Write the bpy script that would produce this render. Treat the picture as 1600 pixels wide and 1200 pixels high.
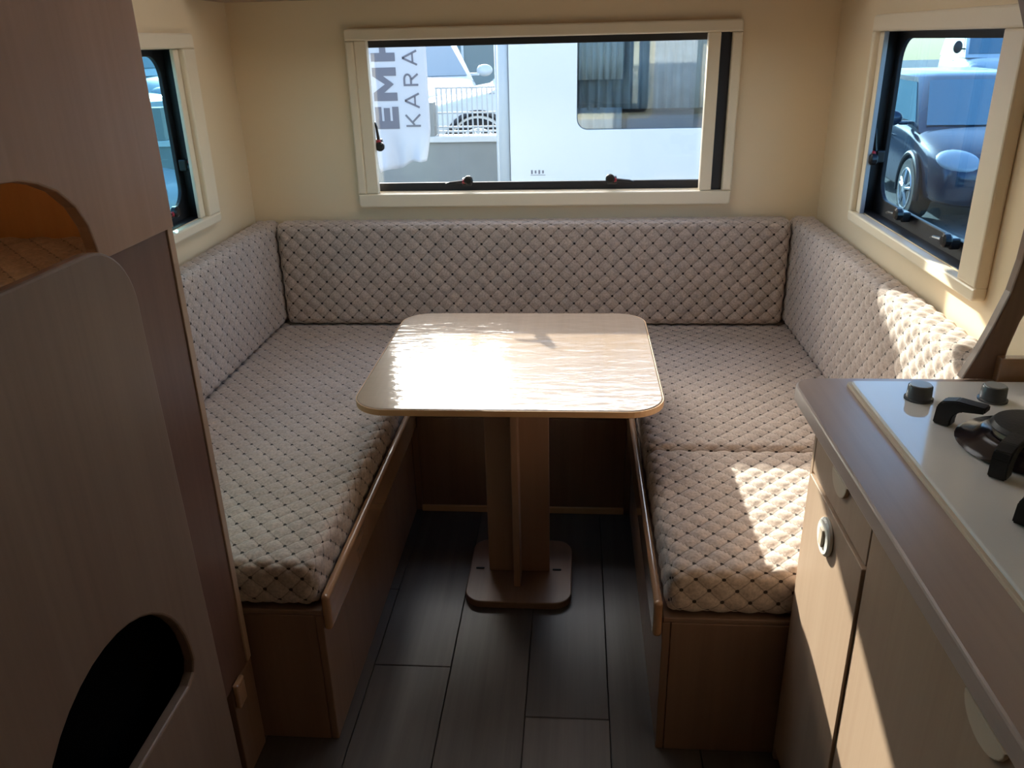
import bpy, bmesh, math, random
from mathutils import Vector, Matrix
random.seed(7)
for o_ in list(bpy.data.objects): bpy.data.objects.remove(o_)
S = bpy.context.scene
COL = S.collection

# ------------------------------------------------------------------ camera
F_PX = 1279.4
def look(yaw, pitch, roll):
    y, p, r = map(math.radians, (yaw, pitch, roll))
    f = Vector((-math.sin(y)*math.cos(p), math.cos(y)*math.cos(p), -math.sin(p)))
    rt = Vector((math.cos(y), math.sin(y), 0)); up = rt.cross(f)
    r2 = math.cos(r)*rt + math.sin(r)*up; u2 = -math.sin(r)*rt + math.cos(r)*up
    return Matrix((r2, u2, -f)).transposed()
cd = bpy.data.cameras.new('camera'); cam = bpy.data.objects.new('camera', cd); COL.objects.link(cam)
cam.matrix_world = Matrix.Translation((0.167, -2.913, 1.411)) @ look(4.754, 22.768, -1.429).to_4x4()
cd.sensor_width = 36.0; cd.lens = F_PX/1600*36.0; cd.clip_start = .02; cd.clip_end = 300
S.camera = cam

# ------------------------------------------------------------------ sky, sun, exposure
SUN_DIR = Vector((.39, -1.0, -.418)).normalized()          # the way the light travels
elev = math.asin(-SUN_DIR.z)
w = bpy.data.worlds.new('world'); S.world = w; w.use_nodes = True
nt = w.node_tree; nt.nodes.clear()
sky = nt.nodes.new('ShaderNodeTexSky'); sky.sky_type = 'NISHITA'; sky.sun_disc = False
sky.sun_elevation = math.radians(32); sky.sun_rotation = math.atan2(-SUN_DIR.x, -SUN_DIR.y)
sky.air_density = 1.0; sky.dust_density = 2.0
bg = nt.nodes.new('ShaderNodeBackground'); bg.inputs['Strength'].default_value = .36
wo = nt.nodes.new('ShaderNodeOutputWorld')
nt.links.new(sky.outputs[0], bg.inputs[0]); nt.links.new(bg.outputs[0], wo.inputs[0])
sd = bpy.data.lights.new('sun', 'SUN'); sd.energy = 6.9; sd.angle = math.radians(.6); sd.color = (1.0, .93, .80)
sun = bpy.data.objects.new('sun', sd); COL.objects.link(sun)
sun.rotation_euler = SUN_DIR.to_track_quat('-Z', 'Y').to_euler(); sun.location = (-3, 8, 6)
S.view_settings.view_transform = 'Standard'; S.view_settings.look = 'None'
S.view_settings.exposure = 1.25; S.view_settings.gamma = 1.0; S.view_settings.use_curve_mapping = False

# ------------------------------------------------------------------ materials
def newmat(name):
    m = bpy.data.materials.new(name); m.use_nodes = True
    n = m.node_tree.nodes; return m, m.node_tree, n['Principled BSDF']
def plain(name, col, rough=.5, metal=0, bump=0, bscale=200, spec=.5, var=0, vscale=6):
    m, t, b = newmat(name)
    b.inputs['Base Color'].default_value = (*col, 1); b.inputs['Roughness'].default_value = rough
    b.inputs['Metallic'].default_value = metal; b.inputs['Specular IOR Level'].default_value = spec
    if bump or var:
        tc = t.nodes.new('ShaderNodeTexCoord')
    if var:
        nz = t.nodes.new('ShaderNodeTexNoise'); nz.inputs['Scale'].default_value = vscale; nz.inputs['Detail'].default_value = 5
        mx = t.nodes.new('ShaderNodeMix'); mx.data_type = 'RGBA'
        mx.inputs['A'].default_value = (*[c*(1-var) for c in col], 1); mx.inputs['B'].default_value = (*[min(1, c*(1+var)) for c in col], 1)
        t.links.new(tc.outputs['Object'], nz.inputs['Vector']); t.links.new(nz.outputs['Fac'], mx.inputs['Factor'])
        t.links.new(mx.outputs['Result'], b.inputs['Base Color'])
    if bump:
        nz = t.nodes.new('ShaderNodeTexNoise'); nz.inputs['Scale'].default_value = bscale
        bp = t.nodes.new('ShaderNodeBump'); bp.inputs['Strength'].default_value = bump; bp.inputs['Distance'].default_value = .002
        t.links.new(tc.outputs['Object'], nz.inputs['Vector']); t.links.new(nz.outputs['Fac'], bp.inputs['Height'])
        t.links.new(bp.outputs['Normal'], b.inputs['Normal'])
    return m
def wood(name, c1, c2, axis='z', rough=.45, scale=1.0, coat=0, bump=.05, wrinkle=0):
    m, t, b = newmat(name)
    tc = t.nodes.new('ShaderNodeTexCoord'); mp = t.nodes.new('ShaderNodeMapping')
    s = [70*scale]*3; s['xyz'.index(axis)] = 2.2*scale; mp.inputs['Scale'].default_value = s
    t.links.new(tc.outputs['Object'], mp.inputs['Vector'])
    n1 = t.nodes.new('ShaderNodeTexNoise'); n1.inputs['Scale'].default_value = 1; n1.inputs['Detail'].default_value = 6; n1.inputs['Roughness'].default_value = .6
    n2 = t.nodes.new('ShaderNodeTexNoise'); n2.inputs['Scale'].default_value = .22; n2.inputs['Detail'].default_value = 3
    t.links.new(mp.outputs[0], n1.inputs['Vector']); t.links.new(mp.outputs[0], n2.inputs['Vector'])
    ad = t.nodes.new('ShaderNodeMath'); ad.operation = 'MULTIPLY_ADD'; ad.inputs[1].default_value = .5
    t.links.new(n2.outputs['Fac'], ad.inputs[0])
    hf = t.nodes.new('ShaderNodeMath'); hf.operation = 'MULTIPLY'; hf.inputs[1].default_value = .5
    t.links.new(n1.outputs['Fac'], hf.inputs[0]); t.links.new(hf.outputs[0], ad.inputs[2])
    rp = t.nodes.new('ShaderNodeValToRGB'); rp.color_ramp.elements[0].position = .32; rp.color_ramp.elements[1].position = .68
    rp.color_ramp.elements[0].color = (*c1, 1); rp.color_ramp.elements[1].color = (*c2, 1)
    t.links.new(ad.outputs[0], rp.inputs[0]); t.links.new(rp.outputs[0], b.inputs['Base Color'])
    b.inputs['Roughness'].default_value = rough
    bp = t.nodes.new('ShaderNodeBump'); bp.inputs['Strength'].default_value = bump; bp.inputs['Distance'].default_value = .001
    t.links.new(n1.outputs['Fac'], bp.inputs['Height']); t.links.new(bp.outputs[0], b.inputs['Normal'])
    if coat:
        b.inputs['Coat Weight'].default_value = coat; b.inputs['Coat IOR'].default_value = 1.5; b.inputs['Coat Roughness'].default_value = .08
        if wrinkle: b.inputs['Specular IOR Level'].default_value = .1
        if wrinkle:                                            # clear film with ripples
            n3 = t.nodes.new('ShaderNodeTexNoise'); n3.inputs['Scale'].default_value = 1; n3.inputs['Detail'].default_value = 3
            m3 = t.nodes.new('ShaderNodeMapping'); m3.inputs['Scale'].default_value = (14, 34, 1)
            t.links.new(tc.outputs['Object'], m3.inputs[0]); t.links.new(m3.outputs[0], n3.inputs['Vector'])
            b3 = t.nodes.new('ShaderNodeBump'); b3.inputs['Strength'].default_value = wrinkle; b3.inputs['Distance'].default_value = .004
            t.links.new(n3.outputs['Fac'], b3.inputs['Height']); t.links.new(b3.outputs[0], b.inputs['Coat Normal'])
    return m
QP = .054                                                      # quilting period in metres
def quilt_mat(name, base, dark):
    m, t, b = newmat(name); N = t.nodes; L = t.links
    uv = N.new('ShaderNodeUVMap'); sp = N.new('ShaderNodeSeparateXYZ'); L.new(uv.outputs[0], sp.inputs[0])
    def mth(op, a, c=None, d=None):
        n = N.new('ShaderNodeMath'); n.operation = op
        for i, v in enumerate((a, c, d)):
            if v is None: continue
            if isinstance(v, (int, float)): n.inputs[i].default_value = v
            else: L.new(v, n.inputs[i])
        return n.outputs[0]
    u, v = sp.outputs[0], sp.outputs[1]
    def dist(e):                                               # distance to the nearest seam, 0..0.5
        return mth('PINGPONG', e, .5)
    ds = dist(mth('DIVIDE', mth('ADD', u, v), QP)); dt = dist(mth('DIVIDE', mth('SUBTRACT', u, v), QP))
    sq = mth('SQRT', mth('ADD', mth('MULTIPLY', ds, ds), mth('MULTIPLY', dt, dt)))
    dot = mth('SMOOTH_MIN', 1.0, mth('LESS_THAN', sq, .108), 0)
    seam = N.new('ShaderNodeMapRange'); L.new(mth('MINIMUM', ds, dt), seam.inputs[0]); seam.inputs[1].default_value = .018; seam.inputs[2].default_value = .042
    seam.inputs[3].default_value = .42; seam.inputs[4].default_value = 0
    tc = N.new('ShaderNodeTexCoord'); nz = N.new('ShaderNodeTexNoise'); nz.inputs['Scale'].default_value = 160; nz.inputs['Detail'].default_value = 4
    nz2 = N.new('ShaderNodeTexNoise'); nz2.inputs['Scale'].default_value = 9; nz2.inputs['Detail'].default_value = 3
    L.new(tc.outputs['Object'], nz.inputs['Vector']); L.new(tc.outputs['Object'], nz2.inputs['Vector'])
    rp = N.new('ShaderNodeValToRGB'); rp.color_ramp.elements[0].position = .3; rp.color_ramp.elements[1].position = .7
    rp.color_ramp.elements[0].color = (*[c*.72 for c in base], 1); rp.color_ramp.elements[1].color = (*[c*1.25 for c in base], 1)
    L.new(mth('ADD', mth('MULTIPLY', nz.outputs['Fac'], .75), mth('MULTIPLY', nz2.outputs['Fac'], .25)), rp.inputs[0])
    mx = N.new('ShaderNodeMix'); mx.data_type = 'RGBA'; L.new(mth('MAXIMUM', seam.outputs[0], dot), mx.inputs['Factor'])
    L.new(rp.outputs[0], mx.inputs['A']); mx.inputs['B'].default_value = (*dark, 1)
    L.new(mx.outputs['Result'], b.inputs['Base Color'])
    b.inputs['Roughness'].default_value = .9; b.inputs['Specular IOR Level'].default_value = .15
    b.inputs['Sheen Weight'].default_value = .25; b.inputs['Sheen Roughness'].default_value = .5
    bp = N.new('ShaderNodeBump'); bp.inputs['Strength'].default_value = .25; bp.inputs['Distance'].default_value = .0015
    L.new(nz.outputs['Fac'], bp.inputs['Height']); L.new(bp.outputs[0], b.inputs['Normal'])
    return m
def glass_mat(name, tint, refl=.03):
    m = bpy.data.materials.new(name); m.use_nodes = True; t = m.node_tree; t.nodes.clear()
    o = t.nodes.new('ShaderNodeOutputMaterial'); tr = t.nodes.new('ShaderNodeBsdfTransparent'); tr.inputs[0].default_value = (*tint, 1)
    gl = t.nodes.new('ShaderNodeBsdfGlossy'); gl.inputs['Roughness'].default_value = .02
    lw = t.nodes.new('ShaderNodeLayerWeight'); lw.inputs[0].default_value = .5     # facing term, the same on both faces of the sheet
    pw_ = t.nodes.new('ShaderNodeMath'); pw_.operation = 'POWER'; pw_.inputs[1].default_value = 5
    sc_ = t.nodes.new('ShaderNodeMath'); sc_.operation = 'MULTIPLY_ADD'; sc_.inputs[1].default_value = .8; sc_.inputs[2].default_value = refl
    mx = t.nodes.new('ShaderNodeMixShader')
    t.links.new(lw.outputs['Facing'], pw_.inputs[0]); t.links.new(pw_.outputs[0], sc_.inputs[0])
    t.links.new(sc_.outputs[0], mx.inputs[0]); t.links.new(tr.outputs[0], mx.inputs[1]); t.links.new(gl.outputs[0], mx.inputs[2]); t.links.new(mx.outputs[0], o.inputs[0])
    return m
M = {}
def translucent(name, col):
    m = bpy.data.materials.new(name); m.use_nodes = True; t = m.node_tree; t.nodes.clear()
    o = t.nodes.new('ShaderNodeOutputMaterial'); a = t.nodes.new('ShaderNodeBsdfTranslucent'); b = t.nodes.new('ShaderNodeBsdfDiffuse')
    a.inputs[0].default_value = (*col, 1); b.inputs[0].default_value = (*col, 1)
    mx = t.nodes.new('ShaderNodeMixShader'); mx.inputs[0].default_value = .15
    t.links.new(a.outputs[0], mx.inputs[1]); t.links.new(b.outputs[0], mx.inputs[2]); t.links.new(mx.outputs[0], o.inputs[0]); return m
M['milky'] = translucent('milky_acrylic', (.90, .88, .84)); M['warm_blind'] = translucent('warm_cloth_blind', (.78, .58, .40))  # milky sheet and warm cloth for the added hatch and berth window
M['wall'] = plain('cream_wall_panel', (.87, .70, .47), .45, bump=.03, bscale=90)
M['ceiling'] = plain('cream_ceiling_panel', (.86, .77, .62), .5)
M['frame'] = plain('cream_plastic', (.88, .76, .57), .35)
M['black_rubber'] = plain('black_rubber', (.012, .012, .016), .5)
M['black_gloss'] = plain('black_plastic', (.012, .011, .012), .28)
M['red'] = plain('red_plastic', (.45, .03, .05), .35)
M['wood'] = wood('light_oak_laminate', (.40, .27, .185), (.47, .335, .235), 'z', .42)
M['wood_red'] = wood('reddish_oak_laminate', (.33, .195, .13), (.40, .245, .17), 'z', .42)
M['wood_bench'] = wood('brown_bench_laminate', (.20, .115, .075), (.27, .165, .11), 'z', .4)  # wood darkened in its colour for the dim light around the benches
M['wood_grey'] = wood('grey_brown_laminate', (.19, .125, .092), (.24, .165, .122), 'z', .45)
M['wood_y'] = wood('light_oak_laminate_lengthwise', (.22, .135, .095), (.29, .185, .13), 'y', .4)
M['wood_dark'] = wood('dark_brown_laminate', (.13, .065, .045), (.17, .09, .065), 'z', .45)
M['wood_orange'] = wood('warm_pine_panel', (.58, .29, .10), (.66, .35, .13), 'z', .5)
M['rail'] = wood('varnished_wood_rail', (.36, .20, .11), (.45, .26, .15), 'y', .2, coat=1.0)
M['strip'] = wood('raw_wood_strip', (.60, .36, .18), (.72, .45, .24), 'x', .5)
M['table'] = wood('table_laminate_under_film', (.32, .23, .165), (.38, .28, .205), 'y', .3, coat=1.0, wrinkle=.5)
M['top_y'] = wood('worktop_laminate', (.42, .32, .28), (.50, .39, .34), 'y', .3)
M['floor'] = None
M['quilt'] = quilt_mat('quilted_fabric', (.53, .43, .36), (.05, .036, .030))
M['hob'] = plain('white_hob_glass', (.80, .80, .80), .08)
M['seal'] = plain('beige_sealant', (.62, .5, .38), .5)
M['white_plastic'] = plain('white_plastic', (.82, .80, .74), .3)
M['grey_knob'] = plain('smoked_knob', (.10, .11, .12), .25)
M['dark_red'] = plain('black_enamel', (.02, .012, .014), .18)
M['iron'] = plain('cast_iron', (.012, .012, .013), .5, bump=.2)
M['brass'] = plain('burner_brass', (.25, .2, .14), .35, metal=.8)
M['glass_clear'] = glass_mat('clear_acrylic', (.95, .985, .995))
M['glass_blue'] = glass_mat('blue_tinted_acrylic', (.56, .75, .87))
M['glass_teal'] = glass_mat('teal_tinted_acrylic', (.50, .74, .79))
M['van_white'] = plain('white_gelcoat', (.55, .58, .595), .25)
M['grey_trim'] = plain('grey_trim', (.38, .42, .45), .4)
M['banner'] = plain('white_banner_cloth', (.47, .485, .53), .7)
M['letter'] = plain('grey_banner_print', (.13, .13, .16), .7)
M['curtain'] = plain('grey_curtain', (.62, .60, .55), .9, var=.15, vscale=12)
M['cav'] = plain('caravan_inside_dark', (.10, .12, .13), .7)
M['concrete'] = plain('pale_concrete', (.27, .275, .26), .85, bump=.3, bscale=60, var=.12, vscale=4)
M['asphalt'] = plain('grey_paving', (.15, .15, .145), .9, bump=.3, bscale=120, var=.15, vscale=3)
M['steel'] = plain('galvanised_steel', (.42, .45, .47), .45, metal=.3)
M['car_white'] = plain('white_car_paint', (.50, .53, .55), .15)
M['car_blue'] = plain('dark_blue_grey_car_paint', (.035, .048, .075), .14, metal=.35)
M['car_glass'] = plain('car_glass', (.10, .18, .22), .05, spec=.8)
M['car_dark'] = plain('black_car_trim', (.015, .015, .018), .4)
M['tyre'] = plain('tyre_rubber', (.012, .012, .013), .8)
M['alloy'] = plain('alloy_rim', (.50, .51, .52), .25, metal=.7)
M['lamp_glass'] = plain('headlamp_glass', (.34, .38, .42), .06, spec=.8)
M['facade'] = plain('grey_green_facade', (.22, .25, .24), .8, var=.2, vscale=.6)

# ------------------------------------------------------------------ mesh helpers
def mesh_from_bm(bm, name, mat, smooth=False):
    me = bpy.data.meshes.new(name); bm.normal_update(); bm.to_mesh(me); bm.free()
    if mat: me.materials.append(mat)
    if smooth:
        for p in me.polygons: p.use_smooth = True
    return me
def thing(name, label, cat, loc, group=None, kind=None):
    o = bpy.data.objects.new(name, None); COL.objects.link(o); o.location = loc; o.empty_display_size = .05
    if label: o['label'] = label
    if cat: o['category'] = cat
    if group: o['group'] = group
    if kind: o['kind'] = kind
    return o
def root_of(p):
    v = Vector((0, 0, 0))
    while p is not None: v = v + p.location; p = p.parent
    return v
def put(name, me, parent=None, label=None, cat=None, group=None, kind=None):
    """link a mesh given in world coordinates, as a part of parent or as a top-level thing with its origin at its base"""
    o = bpy.data.objects.new(name, me); COL.objects.link(o)
    if parent is not None:
        me.transform(Matrix.Translation(-root_of(parent))); o.parent = parent
    else:
        xs = [v.co for v in me.vertices]
        b = Vector((sum((min(c.x for c in xs), max(c.x for c in xs)))/2, sum((min(c.y for c in xs), max(c.y for c in xs)))/2, min(c.z for c in xs)))
        me.transform(Matrix.Translation(-b)); o.location = b
    if label: o['label'] = label
    if cat: o['category'] = cat
    if group: o['group'] = group
    if kind: o['kind'] = kind
    return o
def add_box(bm, x0, x1, y0, y1, z0, z1, bev=0, seg=2):
    vs = [bm.verts.new((x, y, z)) for x in (x0, x1) for y in (y0, y1) for z in (z0, z1)]
    fs = [(0, 1, 3, 2), (4, 6, 7, 5), (0, 4, 5, 1), (2, 3, 7, 6), (0, 2, 6, 4), (1, 5, 7, 3)]
    faces = [bm.faces.new([vs[i] for i in f]) for f in fs]
    if bev:
        es = list({e for f in faces for e in f.edges})
        bmesh.ops.bevel(bm, geom=es, offset=bev, segments=seg, affect='EDGES', profile=.5)
def box(name, mat, x0, x1, y0, y1, z0, z1, bev=.002, seg=2, **k):
    bm = bmesh.new(); add_box(bm, min(x0, x1), max(x0, x1), min(y0, y1), max(y0, y1), min(z0, z1), max(z0, z1), bev, seg)
    return put(name, mesh_from_bm(bm, name, mat), **k)
def rrect(a0, a1, b0, b1, r, n=8, corners=(1, 1, 1, 1)):
    """counter-clockwise rounded rectangle; corners flags: a0b0, a1b0, a1b1, a0b1"""
    pts = []
    for i, (ca, cb, sa, sb, st) in enumerate(((a0, b0, 1, 1, 180), (a1, b0, -1, 1, 270), (a1, b1, -1, -1, 0), (a0, b1, 1, -1, 90))):
        if not corners[i] or r <= 0: pts.append((ca, cb)); continue
        for k in range(n+1):
            t = math.radians(st + 90*k/n); pts.append((ca+sa*r + r*math.cos(t), cb+sb*r + r*math.sin(t)))
    return pts
def plate_mesh(name, loops, d0, d1, plane, mat, bev=.0015):
    """prism of the 2D outline loops[0] with holes loops[1:], between depths d0<d1; plane 'xy','xz','yz' gives the 2D axes"""
    cu = bpy.data.curves.new('tmp', 'CURVE'); cu.dimensions = '2D'; cu.fill_mode = 'BOTH'
    t = abs(d1-d0); cu.extrude = max(t/2-bev, 1e-5); cu.bevel_depth = bev; cu.offset = -bev; cu.bevel_resolution = 1
    for lp in loops:
        s = cu.splines.new('POLY'); s.points.add(len(lp)-1); s.use_cyclic_u = True
        for p, c in zip(s.points, lp): p.co = (c[0], c[1], 0, 1)
    o = bpy.data.objects.new('tmp', cu); COL.objects.link(o)
    dg = bpy.context.evaluated_depsgraph_get(); dg.update()
    me = bpy.data.meshes.new_from_object(o.evaluated_get(dg)); bpy.data.objects.remove(o); bpy.data.curves.remove(cu)
    me.name = name; me.materials.clear(); me.materials.append(mat)
    mid = (d0+d1)/2
    if plane == 'xy': T = Matrix(((1, 0, 0, 0), (0, 1, 0, 0), (0, 0, 1, mid), (0, 0, 0, 1)))
    elif plane == 'xz': T = Matrix(((1, 0, 0, 0), (0, 0, -1, mid), (0, 1, 0, 0), (0, 0, 0, 1)))
    else: T = Matrix(((0, 0, 1, mid), (1, 0, 0, 0), (0, 1, 0, 0), (0, 0, 0, 1)))
    me.transform(T)
    for p in me.polygons: p.use_smooth = False
    return me
def plate(name, loops, d0, d1, plane, mat, bev=.0015, **k):
    return put(name, plate_mesh(name, loops, d0, d1, plane, mat, bev), **k)
def lathe_bm(bm, prof, c, n=24, axis='z', T=None):
    rings = []
    for r, h in prof:
        ring = []
        for k in range(n):
            a = 2*math.pi*k/n; p = Vector((r*math.cos(a), r*math.sin(a), h))
            if axis == 'x': p = Vector((p.z, p.x, p.y))
            elif axis == 'y': p = Vector((p.x, -p.z, p.y))
            if T: p = T @ p
            ring.append(bm.verts.new(p+Vector(c)))
        rings.append(ring)
    for a, b in zip(rings, rings[1:]):
        for k in range(n): bm.faces.new((a[k], a[(k+1) % n], b[(k+1) % n], b[k]))
    bm.faces.new(list(reversed(rings[0]))); bm.faces.new(rings[-1])
def lathe(name, prof, c, mat, n=24, axis='z', smooth=True, **k):
    bm = bmesh.new(); lathe_bm(bm, prof, c, n, axis)
    return put(name, sharp(mesh_from_bm(bm, name, mat, smooth)), **k)
def sharp(me, ang=35):
    bm = bmesh.new(); bm.from_mesh(me)
    for e in bm.edges:
        if len(e.link_faces) == 2 and e.calc_face_angle(0) > math.radians(ang): e.smooth = False
    bm.to_mesh(me); bm.free(); return me
def tube_bm(bm, pts, r, n=8):
    rings = []; pts = [Vector(p) for p in pts]; prev = None
    for i, p in enumerate(pts):
        d = (pts[min(i+1, len(pts)-1)]-pts[max(i-1, 0)]).normalized()
        u = d.orthogonal().normalized() if prev is None else (prev-d*prev.dot(d)).normalized()
        prev = u; v = d.cross(u); rr = r[i] if isinstance(r, (list, tuple)) else r
        rings.append([bm.verts.new(p+rr*(math.cos(2*math.pi*k/n)*u+math.sin(2*math.pi*k/n)*v)) for k in range(n)])
    for a, b in zip(rings, rings[1:]):
        for k in range(n): bm.faces.new((a[k], a[(k+1) % n], b[(k+1) % n], b[k]))
    bm.faces.new(list(reversed(rings[0]))); bm.faces.new(rings[-1])

# ------------------------------------------------------------------ quilted cushion: a soft box with stitched diamond relief
def quilt_h(u, v, hm=.0062):
    def f(e):
        g = e/QP; g = abs(g-math.floor(g)-.5)*2; return max(0, 1-g*g)
    return hm*math.sqrt(f(u+v)*f(u-v))
def ticks(a0, a1, r, step):
    """grid lines: multiples of step, plus the ends and a few lines in the rounding"""
    t = [a0, a1]; k = math.ceil((a0+1e-6)/step)
    while k*step < a1-1e-6:
        if k*step-a0 > step*.3 and a1-k*step > step*.3: t.append(k*step)
        k += 1
    return sorted(t)
def cushion_mesh(name, A, B, T, axes, mat, r=.028, step=QP/8, hm=.0062):
    """A=(a0,a1), B=(b0,b1) face extents, T=(n0,n1) thickness; axes maps (a,b,n) to world"""
    bm = bmesh.new(); uvl = bm.loops.layers.uv.new('UVMap'); cache = {}
    lo = (A[0], B[0], T[0]); hi = (A[1], B[1], T[1])
    rr = min(r, (T[1]-T[0])*.45)
    def vert(p, uv):
        key = (round(p[0], 5), round(p[1], 5), round(p[2], 5))
        if key in cache: return cache[key]
        inner = [min(max(p[i], lo[i]+rr), hi[i]-rr) for i in range(3)]
        d = Vector([p[i]-inner[i] for i in range(3)]); n = d.normalized()
        q = Vector(inner)+n*(rr + quilt_h(uv[0], uv[1], hm) - hm)
        cache[key] = bm.verts.new(axes(*q)); return cache[key]
    def face_grid(us, vs, fn):
        for i in range(len(us)-1):
            for j in range(len(vs)-1):
                q = [fn(us[a], vs[b]) for a, b in ((i, j), (i+1, j), (i+1, j+1), (i, j+1))]
                vsx = [vert(p, uv) for p, uv in q]
                if len(set(vsx)) < 4: continue
                try: f = bm.faces.new(vsx)
                except ValueError: continue
                f.smooth = True
                for lp, (p, uv) in zip(f.loops, q): lp[uvl].uv = uv
    ta, tb = ticks(*A, rr, step), ticks(*B, rr, step); tn = ticks(*T, rr, step)
    n1 = T[1]
    face_grid(ta, tb, lambda a, b: ((a, b, n1), (a, b)))
    face_grid(ta, tn, lambda a, n: ((a, B[0], n), (a, B[0]-(n1-n))))
    face_grid(ta, tn, lambda a, n: ((a, B[1], n), (a, B[1]+(n1-n))))
    face_grid(tb, tn, lambda b, n: ((A[0], b, n), (A[0]-(n1-n), b)))
    face_grid(tb, tn, lambda b, n: ((A[1], b, n), (A[1]+(n1-n), b)))
    fl = bm.faces.new([vert((a, b, T[0]), (a, b)) for a, b in ((A[0], B[0]), (A[1], B[0]), (A[1], B[1]), (A[0], B[1]))])
    bmesh.ops.recalc_face_normals(bm, faces=bm.faces[:])
    return mesh_from_bm(bm, name, mat)

# ================================================================== STRUCTURE
W = 1.0; YF = -3.75; ZC = 1.95
BW = dict(x0=-.573, x1=.664, z0=.92, z1=1.42)                  # back window opening
SW = dict(y0=-1.16, y1=-.425, z0=.925, z1=1.41)               # side window openings
def wall_with_hole(name, outer, hole, d0, d1, plane):
    return plate(name, [rrect(*outer, 0), list(reversed(rrect(*hole, 0)))], d0, d1, plane, M['wall'], 0.0002, kind='structure')
wall_with_hole('wall_back', (-W-.04, W+.04, -.05, ZC+.04), (BW['x0'], BW['x1'], BW['z0'], BW['z1']), 0, .035, 'xz')
BH = (-2.6, -2.0, 1.24, 1.60)                                # small unseen berth window, added to light the berth
plate('wall_left', [rrect(YF, 0, -.05, ZC+.04, 0), list(reversed(rrect(SW['y0'], SW['y1'], SW['z0'], SW['z1'], 0))), list(reversed(rrect(*BH, 0)))], -W-.035, -W, 'yz', M['wall'], .0002, kind='structure')
wall_with_hole('wall_right', (YF, .0, -.05, ZC+.04), (SW['y0'], SW['y1'], SW['z0'], SW['z1']), W, W+.035, 'yz')
plate('cladding', [rrect(-W-.05, W+.05, -.05, ZC+.04, .02), list(reversed(rrect(-.65, .74, .84, 1.49, .05)))], .0355, .039, 'xz', M['van_white'], .0005, parent=bpy.data.objects['wall_back'])
box('wall_front', M['wall'], -W-.04, W+.04, YF-.035, YF, -.05, ZC+.04, .0005, kind='structure')
HT = (-.40, .40, -1.22, -.45)                                  # unseen roof hatch, added to brighten the dinette
plate('ceiling', [rrect(-W-.04, W+.04, YF-.035, .035, 0), list(reversed(rrect(*HT, 0)))], ZC, ZC+.04, 'xy', M['ceiling'], .0003, kind='structure')
fl = box('floor', plain('dark_underfloor', (.02, .017, .015), .9), -W, W, YF, 0, -.05, -.006, .0005, kind='structure')
fmats = [wood('grey_oak_plank_%d' % i, tuple(c*k for c in (.072, .060, .054)), tuple(c*k for c in (.130, .111, .101)), 'y', .38, scale=.8, bump=.12) for i, k in enumerate((.85, 1.0, 1.2))]
pw = .19; px0 = -.32-.19*4
for i in range(11):
    a0 = max(px0+pw*i, -W+.001); a1 = min(px0+pw*(i+1), W-.001)
    if a1-a0 < .02: continue
    y = 0; first = [-.15, -.75, -.45, -1.05, -.15-.0, -.85, -.3, -.6, -.95, -.2, -.7][i]
    if i == 4: first = -.15
    cuts = [0]; c = first
    while c > YF: cuts.append(c); c -= 1.2
    cuts.append(YF)
    for c1, c0 in zip(cuts, cuts[1:]):
        if c1-c0 < .03: continue
        box('plank', random.choice(fmats), a0+.0009, a1-.0009, c0+.0009, c1-.0009, -.006, 0, .0012, 1, parent=fl)

# ------------------------------------------------------------------ windows
def latch(parent, T, name='latch'):
    """black stay latch: block, swung lever, red button; T maps local (along, out, up) to world"""
    bm = bmesh.new(); add_box(bm, -.012, .022, -.012, .012, -.004, .022, .004)
    lathe_bm(bm, [(.013, -.004), (.016, 0), (.016, .012), (.010, .016)], (.012, -.012, .016), 16, 'y')
    tube_bm(bm, [(0, -.012, .012), (-.03, -.016, .010), (-.055, -.018, .008), (-.07, -.018, .004)], [.0065, .005, .0045, .003], 8)
    me = mesh_from_bm(bm, name, M['black_gloss'], False); me.transform(T); o = put(name, me, parent=parent)
    bm = bmesh.new(); lathe_bm(bm, [(.0055, -.002), (.0075, 0), (.0075, .006), (.003, .008)], (-.004, -.014, .012), 12, 'y')
    me = mesh_from_bm(bm, 'button', M['red'], True); me.transform(T); put('button', me, parent=o)
def frame_rails(parent, a0, a1, b0, b1, oa0, oa1, ob0, ob1, d0, d1, plane):
    """four mitred-looking frame members between the outer and the inner rectangle (a,b)"""
    g = .0006
    plate('frame_rail', [rrect(a0, a1, ob1+g, b1, .012, 5, (0, 0, 1, 1))], d0, d1, plane, M['frame'], .005, parent=parent)
    plate('frame_rail', [rrect(a0, a1, b0, ob0-g, .012, 5, (1, 1, 0, 0))], d0, d1, plane, M['frame'], .005, parent=parent)
    plate('frame_rail', [rrect(a0, oa0, ob0, ob1, 0)], d0, d1, plane, M['frame'], .005, parent=parent)
    plate('frame_rail', [rrect(oa1, a1, ob0, ob1, 0)], d0, d1, plane, M['frame'], .005, parent=parent)
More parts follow.
